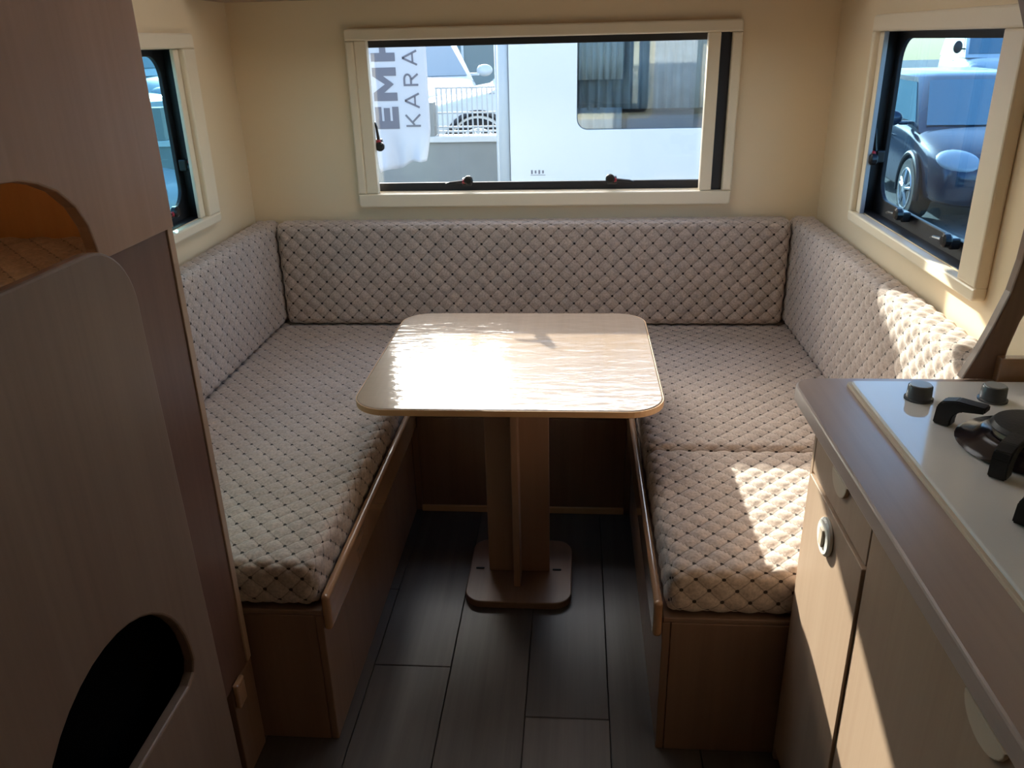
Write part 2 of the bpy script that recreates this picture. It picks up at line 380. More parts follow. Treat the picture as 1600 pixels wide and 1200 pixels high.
# back window
wb = thing('window_1', None, None, (.047, 0, .873), kind='structure')
frame_rails(wb, -.601, .695, .873, 1.458, BW['x0'], BW['x1'], BW['z0'], BW['z1'], -.028, 0, 'xz')
box('blind_guide', M['frame'], -.573, -.531, -.020, .012, .92, 1.42, .003, parent=wb)
box('blind_guide', M['frame'], .588, .628, -.020, .012, .92, 1.42, .003, parent=wb)
box('folded_screen', M['black_rubber'], .6285, .6635, -.006, .012, .921, 1.419, .001, parent=wb)
plate('seal', [rrect(-.60, .70, .885, 1.455, .05), list(reversed(rrect(-.568, .66, .948, 1.398, .03)))], .036, .047, 'xz', M['black_rubber'], .002, parent=wb)
plate('pane', [rrect(-.64, .73, .85, 1.48, .05)], .048, .052, 'xz', M['glass_clear'], .0005, parent=wb)
for x, fl_ in ((-.222, 1), (.296, -1)):
    latch(wb, Matrix.Translation((x, .012, .945)) @ Matrix.Scale(fl_, 4, (1, 0, 0)))
latch(wb, Matrix.Translation((-.535, .03, 1.09)) @ Matrix.Rotation(math.radians(90), 4, 'Y'))
# side windows
for sgn, nm, gm in ((-1, 'window_2', 'glass_teal'), (1, 'window_3', 'glass_blue')):
    ws = thing(nm, None, None, (sgn*W, -.8, .895), kind='structure')
    d = sorted((sgn*(W-.028), sgn*W)); e = sorted((sgn*(W-.013), sgn*(W-.001)))
    frame_rails(ws, -1.245, -.345 if sgn < 0 else -.405, .895, 1.452, SW['y0'], SW['y1'], SW['z0'], SW['z1'], d[0], d[1], 'yz')
    yg = SW['y1']
    box('blind_guide', M['frame'], e[0], e[1], yg-.035, yg-.002, SW['z0'], SW['z1'], .003, parent=ws)
    if sgn > 0: box('guide_edge', M['steel'], e[0], e[1], yg-.040, yg-.0355, SW['z0'], SW['z1'], .001, parent=ws)
    s = sorted((sgn*(W+.036), sgn*(W+.048))); g = sorted((sgn*(W+.0485), sgn*(W+.0525)))
    plate('reveal', [rrect(SW['y0']-.005, SW['y1']+.005, SW['z0']-.005, SW['z1']+.005, 0), list(reversed(rrect(SW['y0']+.002, SW['y1']-.002, SW['z0']+.002, SW['z1']-.002, 0)))],
          *sorted((sgn*(W+.001), sgn*(W+.0355))), 'yz', M['black_rubber'], .0005, parent=ws)
    plate('seal', [rrect(-1.25, -.34, .86, 1.48, .05), list(reversed(rrect(-1.13, -.455, .968, 1.392, .06)))], s[0], s[1], 'yz', M['black_rubber'], .002, parent=ws)
    plate('pane', [rrect(-1.27, -.32, .85, 1.49, .05)], g[0], g[1], 'yz', M[gm], .0005, parent=ws)
    R = Matrix.Rotation(math.radians(-90*sgn), 4, 'Z')
    for y in ((-.70, -1.0) if sgn > 0 else (-.60, -.95)):
        latch(ws, Matrix.Translation((sgn*(W+.02), y, .955)) @ R)
    latch(ws, Matrix.Translation((sgn*(W+.02), -.452, 1.09)) @ R @ Matrix.Rotation(math.radians(90), 4, 'Y'))

wh_ = thing('window_5', None, None, (0, -.835, ZC-.012), kind='structure')  # added hatch, brings extra daylight down onto seats and table
plate('frame', [rrect(HT[0]-.04, HT[1]+.04, HT[2]-.04, HT[3]+.04, .02), list(reversed(rrect(*HT, .02)))], ZC-.012, ZC, 'xy', M['frame'], .003, parent=wh_)
plate('milky_dome', [rrect(HT[0]-.03, HT[1]+.03, HT[2]-.03, HT[3]+.03, .03)], ZC+.041, ZC+.046, 'xy', M['milky'], .001, parent=wh_)
wq = thing('window_4', None, None, (-W, -2.3, 1.21), kind='structure')  # added opening, daylight for the inside of the berth
frame_rails(wq, BH[0]-.03, BH[1]+.03, BH[2]-.03, BH[3]+.03, *BH, -W, -W+.028, 'yz')
plate('pane', [rrect(BH[0]-.02, BH[1]+.02, BH[2]-.02, BH[3]+.02, .03)], -W-.041, -W-.037, 'yz', M['glass_clear'], .0005, parent=wq)
box('blind', M['warm_blind'], -W-.012, -W-.010, BH[0], BH[1], BH[2], BH[3], .0005, parent=wq)  # added cloth, warms the daylight that enters the berth

# overhead locker on the back wall
lk = thing('overhead_locker', 'brown wooden overhead locker above the wide back window', 'locker', (0, -.15, 1.547))
box('body', M['wood'], -.995, .995, -.30, -.001, 1.547, 1.86, .002, parent=lk)
for i in range(3):
    dd = box('door', M['wood_y'], -.99+i*.661, -.99+i*.661+.657, -.318, -.301, 1.555, 1.855, .003, parent=lk)
    lathe('knob', [(.011, 0), (.013, .004), (.013, .010), (.006, .014)], (-.66+i*.661, -.318, 1.60), M['white_plastic'], 16, 'y', parent=dd)

# ================================================================== SEATING
def bench(name, label, loc): return thing(name, label, 'bench', loc, 'wooden bench boxes of the dinette')
bl = bench('bench_box', 'light wood bench box under the seat cushion left of the table', (-.67, -.8, 0))
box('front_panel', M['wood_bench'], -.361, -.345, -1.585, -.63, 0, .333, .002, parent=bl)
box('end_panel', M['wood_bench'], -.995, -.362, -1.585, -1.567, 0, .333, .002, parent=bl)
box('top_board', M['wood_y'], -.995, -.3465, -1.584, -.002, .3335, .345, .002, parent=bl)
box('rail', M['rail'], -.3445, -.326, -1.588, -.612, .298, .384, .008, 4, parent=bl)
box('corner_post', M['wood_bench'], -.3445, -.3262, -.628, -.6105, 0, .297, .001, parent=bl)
br = bench('bench_box', 'light wood bench box under the seat cushions beside the kitchen cabinet', (.67, -.8, 0))
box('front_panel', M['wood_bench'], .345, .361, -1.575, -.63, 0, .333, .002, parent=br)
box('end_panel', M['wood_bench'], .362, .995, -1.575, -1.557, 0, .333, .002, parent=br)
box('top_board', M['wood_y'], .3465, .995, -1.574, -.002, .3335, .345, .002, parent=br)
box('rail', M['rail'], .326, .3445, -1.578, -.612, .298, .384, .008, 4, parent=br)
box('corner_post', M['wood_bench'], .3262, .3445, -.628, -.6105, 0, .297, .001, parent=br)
bb = bench('bench_box', 'bench box behind the table leg with a pale strip at the floor', (0, -.35, 0))
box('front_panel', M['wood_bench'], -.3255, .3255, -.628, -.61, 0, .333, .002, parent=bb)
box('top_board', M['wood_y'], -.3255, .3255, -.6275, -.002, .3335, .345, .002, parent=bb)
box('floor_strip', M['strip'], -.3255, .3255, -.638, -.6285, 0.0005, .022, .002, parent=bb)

ax_top = lambda a, b, n: (a, b, n)
def seat(label, x0, x1, y0, y1):
    return put('seat_cushion', cushion_mesh('seat_cushion', (x0, x1), (y0, y1), (.346, .4555), ax_top, M['quilt']), label=label, cat='cushion', group='quilted dinette cushions')
seat('long quilted grey-beige seat cushion on the bench left of the table', -.994, -.348, -1.584, -.004)
seat('quilted seat cushion in the middle behind the table, below the back window', -.346, .346, -.606, -.004)
seat('quilted seat cushion right of the table, in the corner by the back wall', .348, .994, -1.040, -.004)
seat('quilted seat cushion right of the table, nearest the kitchen cabinet', .348, .994, -1.574, -1.042)
def backrest(label, A, B, T, axes):
    return put('back_cushion', cushion_mesh('back_cushion', A, B, T, axes, M['quilt']), label=label, cat='cushion', group='quilted dinette cushions')
zb, zt = .4565, .832
backrest('long quilted backrest cushion along the back wall below the window', (-.898, .898), (zb, zt), (.004, .104), lambda a, b, n: (a, -n, b))
backrest('quilted backrest cushion along the left wall below the left window', (-1.596, -.004), (zb, zt), (.004, .100), lambda a, b, n: (-1+n, a, b))
backrest('quilted backrest cushion along the right wall with a bright sun patch', (-1.464, -.004), (zb, zt), (.004, .100), lambda a, b, n: (1-n, a, b))

# ------------------------------------------------------------------ table
tb = thing('table', 'pedestal table with glossy light wood top and rounded corners', 'table', (.012, -.97, 0))
plate('table_top', [rrect(-.353, .373, -1.229, -.512, .085, 10)], .619, .637, 'xy', M['table'], .004, parent=tb)
plate('edge_band', [rrect(-.3545, .3745, -1.2305, -.5105, .0865, 10), list(reversed(rrect(-.3525, .3725, -1.2285, -.5125, .0845, 10)))], .6205, .6355, 'xy', M['strip'], .0004, parent=tb)
box('pedestal_panel', M['wood_red'], -.071, .100, -.981, -.963, .022, .6185, .002, parent=tb)
bm = bmesh.new(); add_box(bm, .004, .022, -1.055, -.9815, .022, .6185, .002); add_box(bm, .004, .022, -.9625, -.888, .022, .6185, .002)
put('pedestal_panel', mesh_from_bm(bm, 'pedestal_panel', M['wood_red']), parent=tb)
plate('base', [rrect(-.128, .162, -1.122, -.822, .05, 8)], .0005, .0215, 'xy', M['wood_y'], .003, parent=tb)
for x in (-.098, .120): box('bracket', M['black_gloss'], x-.012, x+.012, -.975, -.969, .0217, .0245, .001, parent=tb)

# ================================================================== KITCHEN
XK = .59
kc = thing('kitchen_cabinet', 'light wood kitchen cabinet with a white round door knob, crossed by sunlight', 'cabinet', (.79, -2.5, 0))
box('body', M['wood'], XK+.019, .985, -3.70, -1.580, .0, .787, .002, parent=kc)
box('side_panel', M['wood'], XK, XK+.018, -1.594, -1.580, .0, .787, .002, parent=kc)
def pull(parent, y, z, w=.075):
    pts = [(y-w/2, z), (y+w/2, z)] + [(y+w/2*math.cos(t), z-.032*math.sin(t)) for t in [math.pi*k/12 for k in range(1, 12)]]
    plate('finger_pull', [list(reversed(pts))], XK-.006, XK-.0005, 'yz', M['seal'], .0015, parent=parent)
def front(nm, y0, y1, z0, z1, dx=0):
    return box(nm, M['wood'], XK-dx, XK+.018, y0, y1, z0, z1, .0015, parent=kc)
dr = front('drawer', -1.884, -1.596, .693, .785); pull(dr, -1.745, .764)
d1 = front('door', -1.884, -1.596, .045, .688, .004)
kb = lathe('knob', [(.031, 0), (.0325, .002), (.0325, .006), (.029, .009), (.017, .009), (.016, .006), (.0, .006)][:-1], (XK-.004, -1.728, .642), M['white_plastic'], 32, 'x', parent=d1)
kb.data.transform(Matrix.Translation(-root_of(d1)).inverted()); kb.data.transform(Matrix.Translation((2*(XK-.004), 0, 0)) @ Matrix.Scale(-1, 4, (1, 0, 0))); kb.data.transform(Matrix.Translation(-root_of(d1)))
bmk = bmesh.new(); bmk.from_mesh(kb.data); bmesh.ops.reverse_faces(bmk, faces=bmk.faces[:]); bmk.to_mesh(kb.data); bmk.free()
box('button', M['seal'], XK-.0165, XK-.0105, -1.737, -1.719, .626, .658, .002, parent=d1)
d2 = front('door', -2.52, -1.888, .045, .785); pull(d2, -2.245, .764, .09)
d3 = front('door', -3.16, -2.524, .045, .785); d4 = front('door', -3.69, -3.164, .045, .785)
box('plinth', M['black_rubber'], XK+.03, XK+.045, -3.69, -1.62, .001, .044, .001, parent=kc)
wt = plate('worktop', [rrect(.568, .996, -3.72, -1.468, .045, 8, (0, 0, 0, 1))], .789, .82, 'xy', M['top_y'], .004, label='pinkish wood worktop with a rounded corner carrying the white hob', cat='worktop')
box('upstand', M['rail'], .925, .996, -1.492, -1.472, .8205, .868, .002, label='small dark brown upstand block at the far end of the worktop', cat='upstand')
# hob
hb = thing('gas_hob', 'white glass gas hob with black pan supports set in the worktop', 'hob', (.81, -1.83, .8205))
plate('hob_plate', [rrect(.664, .975, -2.16, -1.508, .006, 4)], .8215, .831, 'xy', M['hob'], .002, parent=hb)
plate('sealant', [rrect(.658, .981, -2.166, -1.502, .008, 4), list(reversed(rrect(.6645, .9745, -2.1595, -1.5085, .006, 4)))], .8202, .8265, 'xy', M['seal'], .001, parent=hb)
for x, y in ((.752, -1.588), (.872, -1.590), (.955, -1.615)):
    k = lathe('knob', [(.0235, 0), (.0235, .003), (.0205, .004), (.0195, .024), (.018, .026)], (x, y, .831), M['grey_knob'], 28, parent=hb)
    lathe('knob_cap', [(.017, 0), (.0165, .0015)], (x, y, .857), M['steel'], 28, parent=k)
def burner(x, y, r, ang):
    b = lathe('burner', [(r*1.0, 0), (r*1.05, .004), (r*.98, .010), (r*.8, .013), (r*.72, .020), (r*.68, .022)], (x, y, .831), M['dark_red'], 40, parent=hb)
    lathe('burner_ring', [(r*.55, 0), (r*.55, .007), (r*.48, .008)], (x, y, .8532), M['brass'], 40, parent=b)
    lathe('burner_cap', [(r*.58, 0), (r*.60, .003), (r*.55, .009), (r*.3, .011)], (x, y, .8612), M['iron'], 40, parent=b)
    for i in range(4):
        a = ang+math.pi/2*i; bm = bmesh.new()
        prof = [(.045+.02, .046), (r*1.12, .046), (r*1.34, .040), (r*1.40, .030), (r*1.42, .0005)]
        vs0, vs1 = [], []
        hw = .012
        inner = [(.045+.02, .036), (r*1.02, .030), (r*1.12, .022), (r*1.15, .012), (r*1.15, .0005)]
        def P(s, h, side): return (x+s*math.cos(a)-side*math.sin(a), y+s*math.sin(a)+side*math.cos(a), .8315+h)
        rings = [[bm.verts.new(P(o_[0], o_[1], -hw)), bm.verts.new(P(o_[0], o_[1], hw)), bm.verts.new(P(i_[0], i_[1], hw)), bm.verts.new(P(i_[0], i_[1], -hw))] for o_, i_ in zip(prof, inner)]
        for q, w_ in zip(rings, rings[1:]):
            for k in range(4): bm.faces.new((q[k], q[(k+1) % 4], w_[(k+1) % 4], w_[k]))
        bm.faces.new(list(reversed(rings[0]))); bm.faces.new(rings[-1]); bmesh.ops.recalc_face_normals(bm, faces=bm.faces[:])
        bmesh.ops.bevel(bm, geom=bm.edges[:], offset=.002, segments=2, affect='EDGES')
        put('pan_support', mesh_from_bm(bm, 'pan_support', M['iron']), parent=b)
burner(.845, -1.768, .096, math.radians(137))
burner(.822, -2.058, .090, math.radians(137))

# curved wooden post between worktop and ceiling
left = [(.872, .8205), (.890, .868), (.907, .92), (.925, .985), (.932, 1.04), (.934, 1.10), (.927, 1.19), (.912, 1.28), (.888, 1.36), (.850, 1.45), (.80, 1.55), (.73, 1.66), (.64, 1.80), (.56, 1.945)]
right = [(.996, 1.945), (.996, 1.06), (.985, 1.02), (.968, .98), (.952, .93), (.942, .88), (.937, .8205)]
plate('divider_panel', [list(reversed(left + right))], -1.475, -1.450, 'xz', M['wood_bench'], .004, label='curved brown wooden divider rising from the worktop along the right wall', cat='divider')

# ================================================================== BUNK BED
bk = thing('bunk_bed', 'brown wooden bunk bed with rounded berth opening and foot hole, at left', 'bunk bed', (-.74, -2.6, 0))
XP = -.50
box('partition', M['wood'], -.995, -.503, -1.6185, -1.600, .238, 1.945, .0015, parent=bk)
box('lining', M['wood_orange'], -.994, -.522, -1.624, -1.619, 1.02, 1.944, .001, parent=bk)
yn = -3.70
up = [(yn, 1.945), (yn, 1.272), (-2.02, 1.272), (-1.96, 1.268), (-1.925, 1.259), (-1.89, 1.244), (-1.858, 1.218), (-1.839, 1.188), (-1.831, 1.155), (-1.831, 1.137), (-1.600, 1.137), (-1.600, 1.945)]
plate('upper_panel', [up], XP-.018, XP, 'yz', M['wood_red'], .003, parent=bk)
lo = [(yn, .0005), (-1.762, .0005), (-1.772, .4), (-1.790, 1.03)] + [(-1.89+.10*math.cos(t), 1.062+.10*math.sin(t)) for t in [math.pi/2*k/10 for k in range(11)]] + [(yn, 1.162)]
def hole(cy, z0=.418, hw=.205, hh=.23):
    pts = [(cy-hw+.03, z0), (cy+hw-.03, z0), (cy+hw-.008, z0+.010)]
    pts += [(cy+hw*math.cos(t), z0+.03+(hh-.03)*math.sin(t)) for t in [math.pi*k/20 for k in range(0, 21)]]
    pts += [(cy-hw+.008, z0+.010)]
    return list(reversed(pts))
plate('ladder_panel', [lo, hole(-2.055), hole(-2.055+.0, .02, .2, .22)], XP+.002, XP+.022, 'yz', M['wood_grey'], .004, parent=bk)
box('bed_base', M['wood'], -.994, -.524, yn, -1.6255, 1.0, 1.018, .001, parent=bk)
box('plinth', M['wood_bench'], -.994, -.505, -1.70, -1.600, .0005, .236, .002, parent=bk)
box('plinth_rail', M['rail'], -.5045, -.492, -1.70, -1.665, .19, .248, .004, 3, parent=bk)
box('back_board', plain('black_void_board', (.004, .004, .004), 1, spec=0), -.555, -.548, yn, -1.70, .0005, .995, .001, parent=bk)  # black sheet standing in for the darkness behind the foot hole
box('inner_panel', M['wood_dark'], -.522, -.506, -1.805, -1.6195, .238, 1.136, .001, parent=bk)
put('bunk_mattress', cushion_mesh('bunk_mattress', (-.985, -.525), (-3.0, -1.63), (1.019, 1.135), ax_top, M['quilt'], step=QP/6), label='quilted mattress inside the bunk berth at left', cat='mattress')

# ================================================================== OUTSIDE
GZ = -.5
box('yard_ground', M['asphalt'], -40, 40, -15, 5.0, GZ-.2, GZ, .001, kind='structure')
box('parking_ground', M['asphalt'], -40, 2.2, 5.02, 60, GZ-.2, -.0, .001, kind='structure')
box('parking_ground', M['asphalt'], 2.22, 40, 5.0, 60, GZ-.2, GZ, .001, kind='structure')
# neighbouring caravan behind the back window
D = 1.85
nc = thing('caravan', 'white caravan parked close behind the back window', 'caravan', (.73, D+1.3, GZ))
XL = -.206
wx0, wx1, wz0, wz1 = .168, 1.30, .942, 1.50
plate('body_side', [rrect(XL, 1.68, 0.0, 1.99, .05, 6, (0, 1, 1, 1)), list(reversed(rrect(wx0, wx1, wz0, wz1, .06, 8)))], D, D+.03, 'xz', M['van_white'], .004, parent=nc)
box('body_end', M['van_white'], XL, XL+.03, D+.031, D+2.7, 0, 1.96, .004, parent=nc)
box('body_end', M['van_white'], 1.65, 1.68, D+.031, D+2.7, 0, 1.96, .004, parent=nc)
box('roof', M['van_white'], XL+.03, 1.65, D+.031, D+2.7, 1.94, 1.98, .004, parent=nc)
box('underfloor', M['car_dark'], XL+.03, 1.65, D+.031, D+2.7, 0.0, .04, .004, parent=nc)
bm = bmesh.new(); tube_bm(bm, [(XL-.032, D+.03, -.02), (XL-.032, D+.03, 1.97)], .034, 14)
put('corner_trim', mesh_from_bm(bm, 'corner_trim', M['grey_trim'], True), parent=nc)
box('skirt', M['grey_trim'], XL, 1.68, D-.004, D+.03, -.06, -.001, .004, parent=nc)
plate('window_pane', [rrect(wx0+.003, wx1-.003, wz0+.003, wz1-.003, .058, 8)], D+.008, D+.012, 'xz', glass_mat('caravan_window', (.75, .82, .86), .10), .0008, parent=nc)
M['sheer'] = plain('grey_sheer', (.30, .33, .34), .9, var=.35, vscale=14)
def curtain(x0, x1, z0, z1, y, n, mt):
    bm = bmesh.new(); cols = []
    for i in range(n*8+1):
        x = x0+(x1-x0)*i/(n*8); dy = .012*math.sin(i*math.pi/4)+.004*math.sin(i*1.7)
        cols.append([bm.verts.new((x, y+dy*(1 if z < z1-.02 else .6), z)) for z in (z1, (z0+z1)/2, z0)])
    for a, b in zip(cols, cols[1:]):
        for k in range(2): bm.faces.new((a[k], a[k+1], b[k+1], b[k]))
    me = mesh_from_bm(bm, 'curtain', M[mt], True); o = put('curtain', me, parent=nc)
    s = o.modifiers.new('thickness', 'SOLIDIFY'); s.thickness = .002
curtain(.15, .42, 1.20, 1.52, D+.06, 7, 'curtain'); curtain(.14, 1.34, 1.04, 1.52, D+.12, 22, 'sheer'); curtain(.90, .98, .90, 1.52, D+.08, 2, 'curtain'); curtain(.14, .42, .88, 1.05, D+.11, 4, 'sheer')
box('inside_wall', M['cav'], wx0-.08, wx1+.08, D+.6, D+.62, .8, 1.6, .001, parent=nc)
box('inside_bench', plain('blue_grey_seat', (.13, .20, .28), .8), .45, wx1+.05, D+.2, D+.55, .82, 1.0, .02, parent=nc)
bm = bmesh.new()
for i in range(4): 
    add_box(bm, -.09+i*.021, -.09+i*.021+.010, D-.0012, D-.0003, .705+.003*(i % 2), .727-.002*(i % 2))
add_box(bm, -.093, -.008, D-.0011, D-.0003, .697, .700)
put('maker_mark', mesh_from_bm(bm, 'maker_mark', M['letter']), parent=nc)
for x in (XL+.14, 1.54):
    lathe('wheel', [(.2, -.09), (.29, -.085), (.31, -.06), (.31, .06), (.29, .085), (.2, .09)], (x, D+1.6, GZ+.31), M['tyre'], 28, 'x', parent=nc)
box('body_far_end', M['van_white'], XL, 1.68, D+2.701, D+2.73, 0, 1.96, .004, parent=nc)
# thin pole beside it
bm = bmesh.new(); tube_bm(bm, [(-.325, D+.55, GZ), (-.325, D+.55, 1.75)], .009, 10); lathe_bm(bm, [(.05, 0), (.05, .012), (.02, .02)], (-.325, D+.55, GZ), 16)
put('pole', mesh_from_bm(bm, 'pole', M['steel'], True), label='thin dark metal pole beside the white caravan', cat='pole')

# banner with lettering
YB = 3.0
bn = thing('banner', 'white vertical banner with large grey sideways letters outside the back window', 'banner', (-1.05, YB, GZ))
bm = bmesh.new(); rows = []
x0, x1 = -1.262, -.852
for j in range(41):
    z = 1.86-(1.86-.60)*j/40; row = []
    amp = max(0, (.84-z)/.25); amp = min(amp, 1)
    for i in range(25):
        f = i/24; x = x0+(x1-x0)*f + amp*(-.045)*f*.9 + amp*.03*(1-f)
        y = YB+amp*(.03*math.sin(f*9+z*6)+.02*math.sin(f*17+2))
        zz = z+amp*amp*(-.05+.10*f+.012*math.sin(f*11))
        row.append(bm.verts.new((x, y, zz)))
    rows.append(row)
for a, b in zip(rows, rows[1:]):
    for i in range(24): bm.faces.new((a[i], b[i], b[i+1], a[i+1]))
clo = put('cloth', mesh_from_bm(bm, 'cloth', M['banner'], True), parent=bn)
so = clo.modifiers.new('thickness', 'SOLIDIFY'); so.thickness = .003; so.offset = -1
bm = bmesh.new(); tube_bm(bm, [(-1.285, YB, GZ), (-1.285, YB, 1.98)], .014, 10); put('pole', mesh_from_bm(bm, 'pole', M['steel'], True), parent=bn)
bm = bmesh.new(); tube_bm(bm, [(-1.285, YB, 1.87), (-.852, YB, 1.87)], .010, 10); put('arm', mesh_from_bm(bm, 'arm', M['steel'], True), parent=bn)
lathe('foot', [(.16, 0), (.16, .02), (.03, .04)], (-1.285, YB, GZ), M['car_dark'], 24, parent=bn)
def letter(polys, base_x, z0, wd, cap, mat='letter'):
    """2D polygons in a unit box, written up the banner: text direction +z, letter tops towards -x"""
    bm = bmesh.new()
    for p in polys:
        vs = [bm.verts.new((base_x-b*cap, YB-.002, z0+a*wd)) for a, b in p]
        f = bm.faces.new(vs)
    r = bmesh.ops.extrude_face_region(bm, geom=bm.faces[:])
    for v in r['geom']:
        if isinstance(v, bmesh.types.BMVert): v.co.y -= .0015
    bmesh.ops.recalc_face_normals(bm, faces=bm.faces[:])
    put('letter', mesh_from_bm(bm, 'letter', M[mat]), parent=bn)
def R_(a0, a1, b0, b1): return [(a0, b0), (a1, b0), (a1, b1), (a0, b1)]
def St(p, q, t, ar):
    """thick stroke; ar = width/cap so the thickness is even"""
    P_ = Vector((p[0]*ar, p[1])); Q_ = Vector((q[0]*ar, q[1])); d = (Q_-P_).normalized(); n = Vector((-d.y, d.x))*t/2
    return [((v.x)/ar, v.y) for v in (P_-n, Q_-n, Q_+n, P_+n)]
cap = .165
letter([R_(0, .36, 0, 1), R_(.36, 1, 0, .27), R_(.36, .95, .37, .63), R_(.36, 1, .73, 1)], -1.068, .857, .147, cap)
letter([R_(0, .25, 0, 1), R_(.75, 1, 0, 1), [(.25, 1), (.25, .55), (.5, .12), (.5, .5)], [(.75, 1), (.5, .5), (.5, .12), (.75, .55)]], -1.068, 1.043, .216, cap)
letter([R_(0, .3, 0, 1), R_(.7, 1, 0, 1), R_(.3, .7, .37, .63)], -1.068, 1.298, .18, cap)
cap = .102; z = .868; tk = .13
def kar(ch, wd):
    ar = wd/cap
    if ch == 'K': return [R_(0, tk/ar, 0, 1), St((.15, .42), (.93, 1.0), tk, ar), St((.38, .52), (.95, 0), tk, ar)]
    if ch == 'A': return [St((.06, 0), (.5, .98), tk, ar), St((.94, 0), (.5, .98), tk, ar), R_(.24, .76, .24, .24+tk*.85)]
    if ch == 'V': return [St((.06, 1), (.5, .02), tk, ar), St((.94, 1), (.5, .02), tk, ar)]
    if ch == 'R':
        p = [R_(0, tk/ar, 0, 1), R_(tk/ar, .55, 1-tk, 1), R_(tk/ar, .55, .42, .42+tk)]
        arc = [(.55+.36*math.cos(t), .71+.225*math.sin(t)) for t in [math.pi*(k/8-.5) for k in range(9)]]
        p += [St(a, b, tk, ar) for a, b in zip(arc, arc[1:])]; p.append(St((.5, .46), (.93, 0), tk, ar)); return p
for ch, wd, gap in (('K', .087, .035), ('A', .104, .043), ('R', .083, .046), ('A', .102, .030), ('V', .102, 0)):
    letter(kar(ch, wd), -.918, z, wd, cap); z += wd+gap

# low wall with fence and parked cars above it
yw = thing('boundary_wall', 'low pale concrete wall with coping below the metal fence', 'wall', (-3, 5.0, GZ))
box('wall_body', M['concrete'], -9, 2.2, 4.95, 5.10, GZ, .545, .005, parent=yw)
box('coping', plain('light_coping', (.62, .62, .60), .7), -9, 2.2, 4.92, 5.13, .546, .60, .006, parent=yw)
box('pillar', M['concrete'], -1.36, -1.15, 4.94, 5.11, .601, .90, .005, parent=yw)
box('pillar', M['concrete'], -3.96, -3.75, 4.94, 5.11, .601, .90, .005, parent=yw)
fe = thing('metal_fence', 'pale metal bar fence standing on the low wall', 'fence', (-.4, 5.02, .601))
for z in (.635, .675, .80, 1.02): box('rail', M['steel'], -1.14, 1.8, 5.01, 5.03, z-.008, z+.008, .002, parent=fe)
bm = bmesh.new(); add_box(bm, -.007, .007, -.005, .005, 0, .425, .001, 1); barme = mesh_from_bm(bm, 'bar', M['steel'])
nb = 0; x = -1.125
while x < .75:
    o = bpy.data.objects.new('bar', barme); COL.objects.link(o); o.parent = fe; o.location = Vector((x, 5.02-.0, .602))-fe.location; o.location.y -= .0155; x += .047

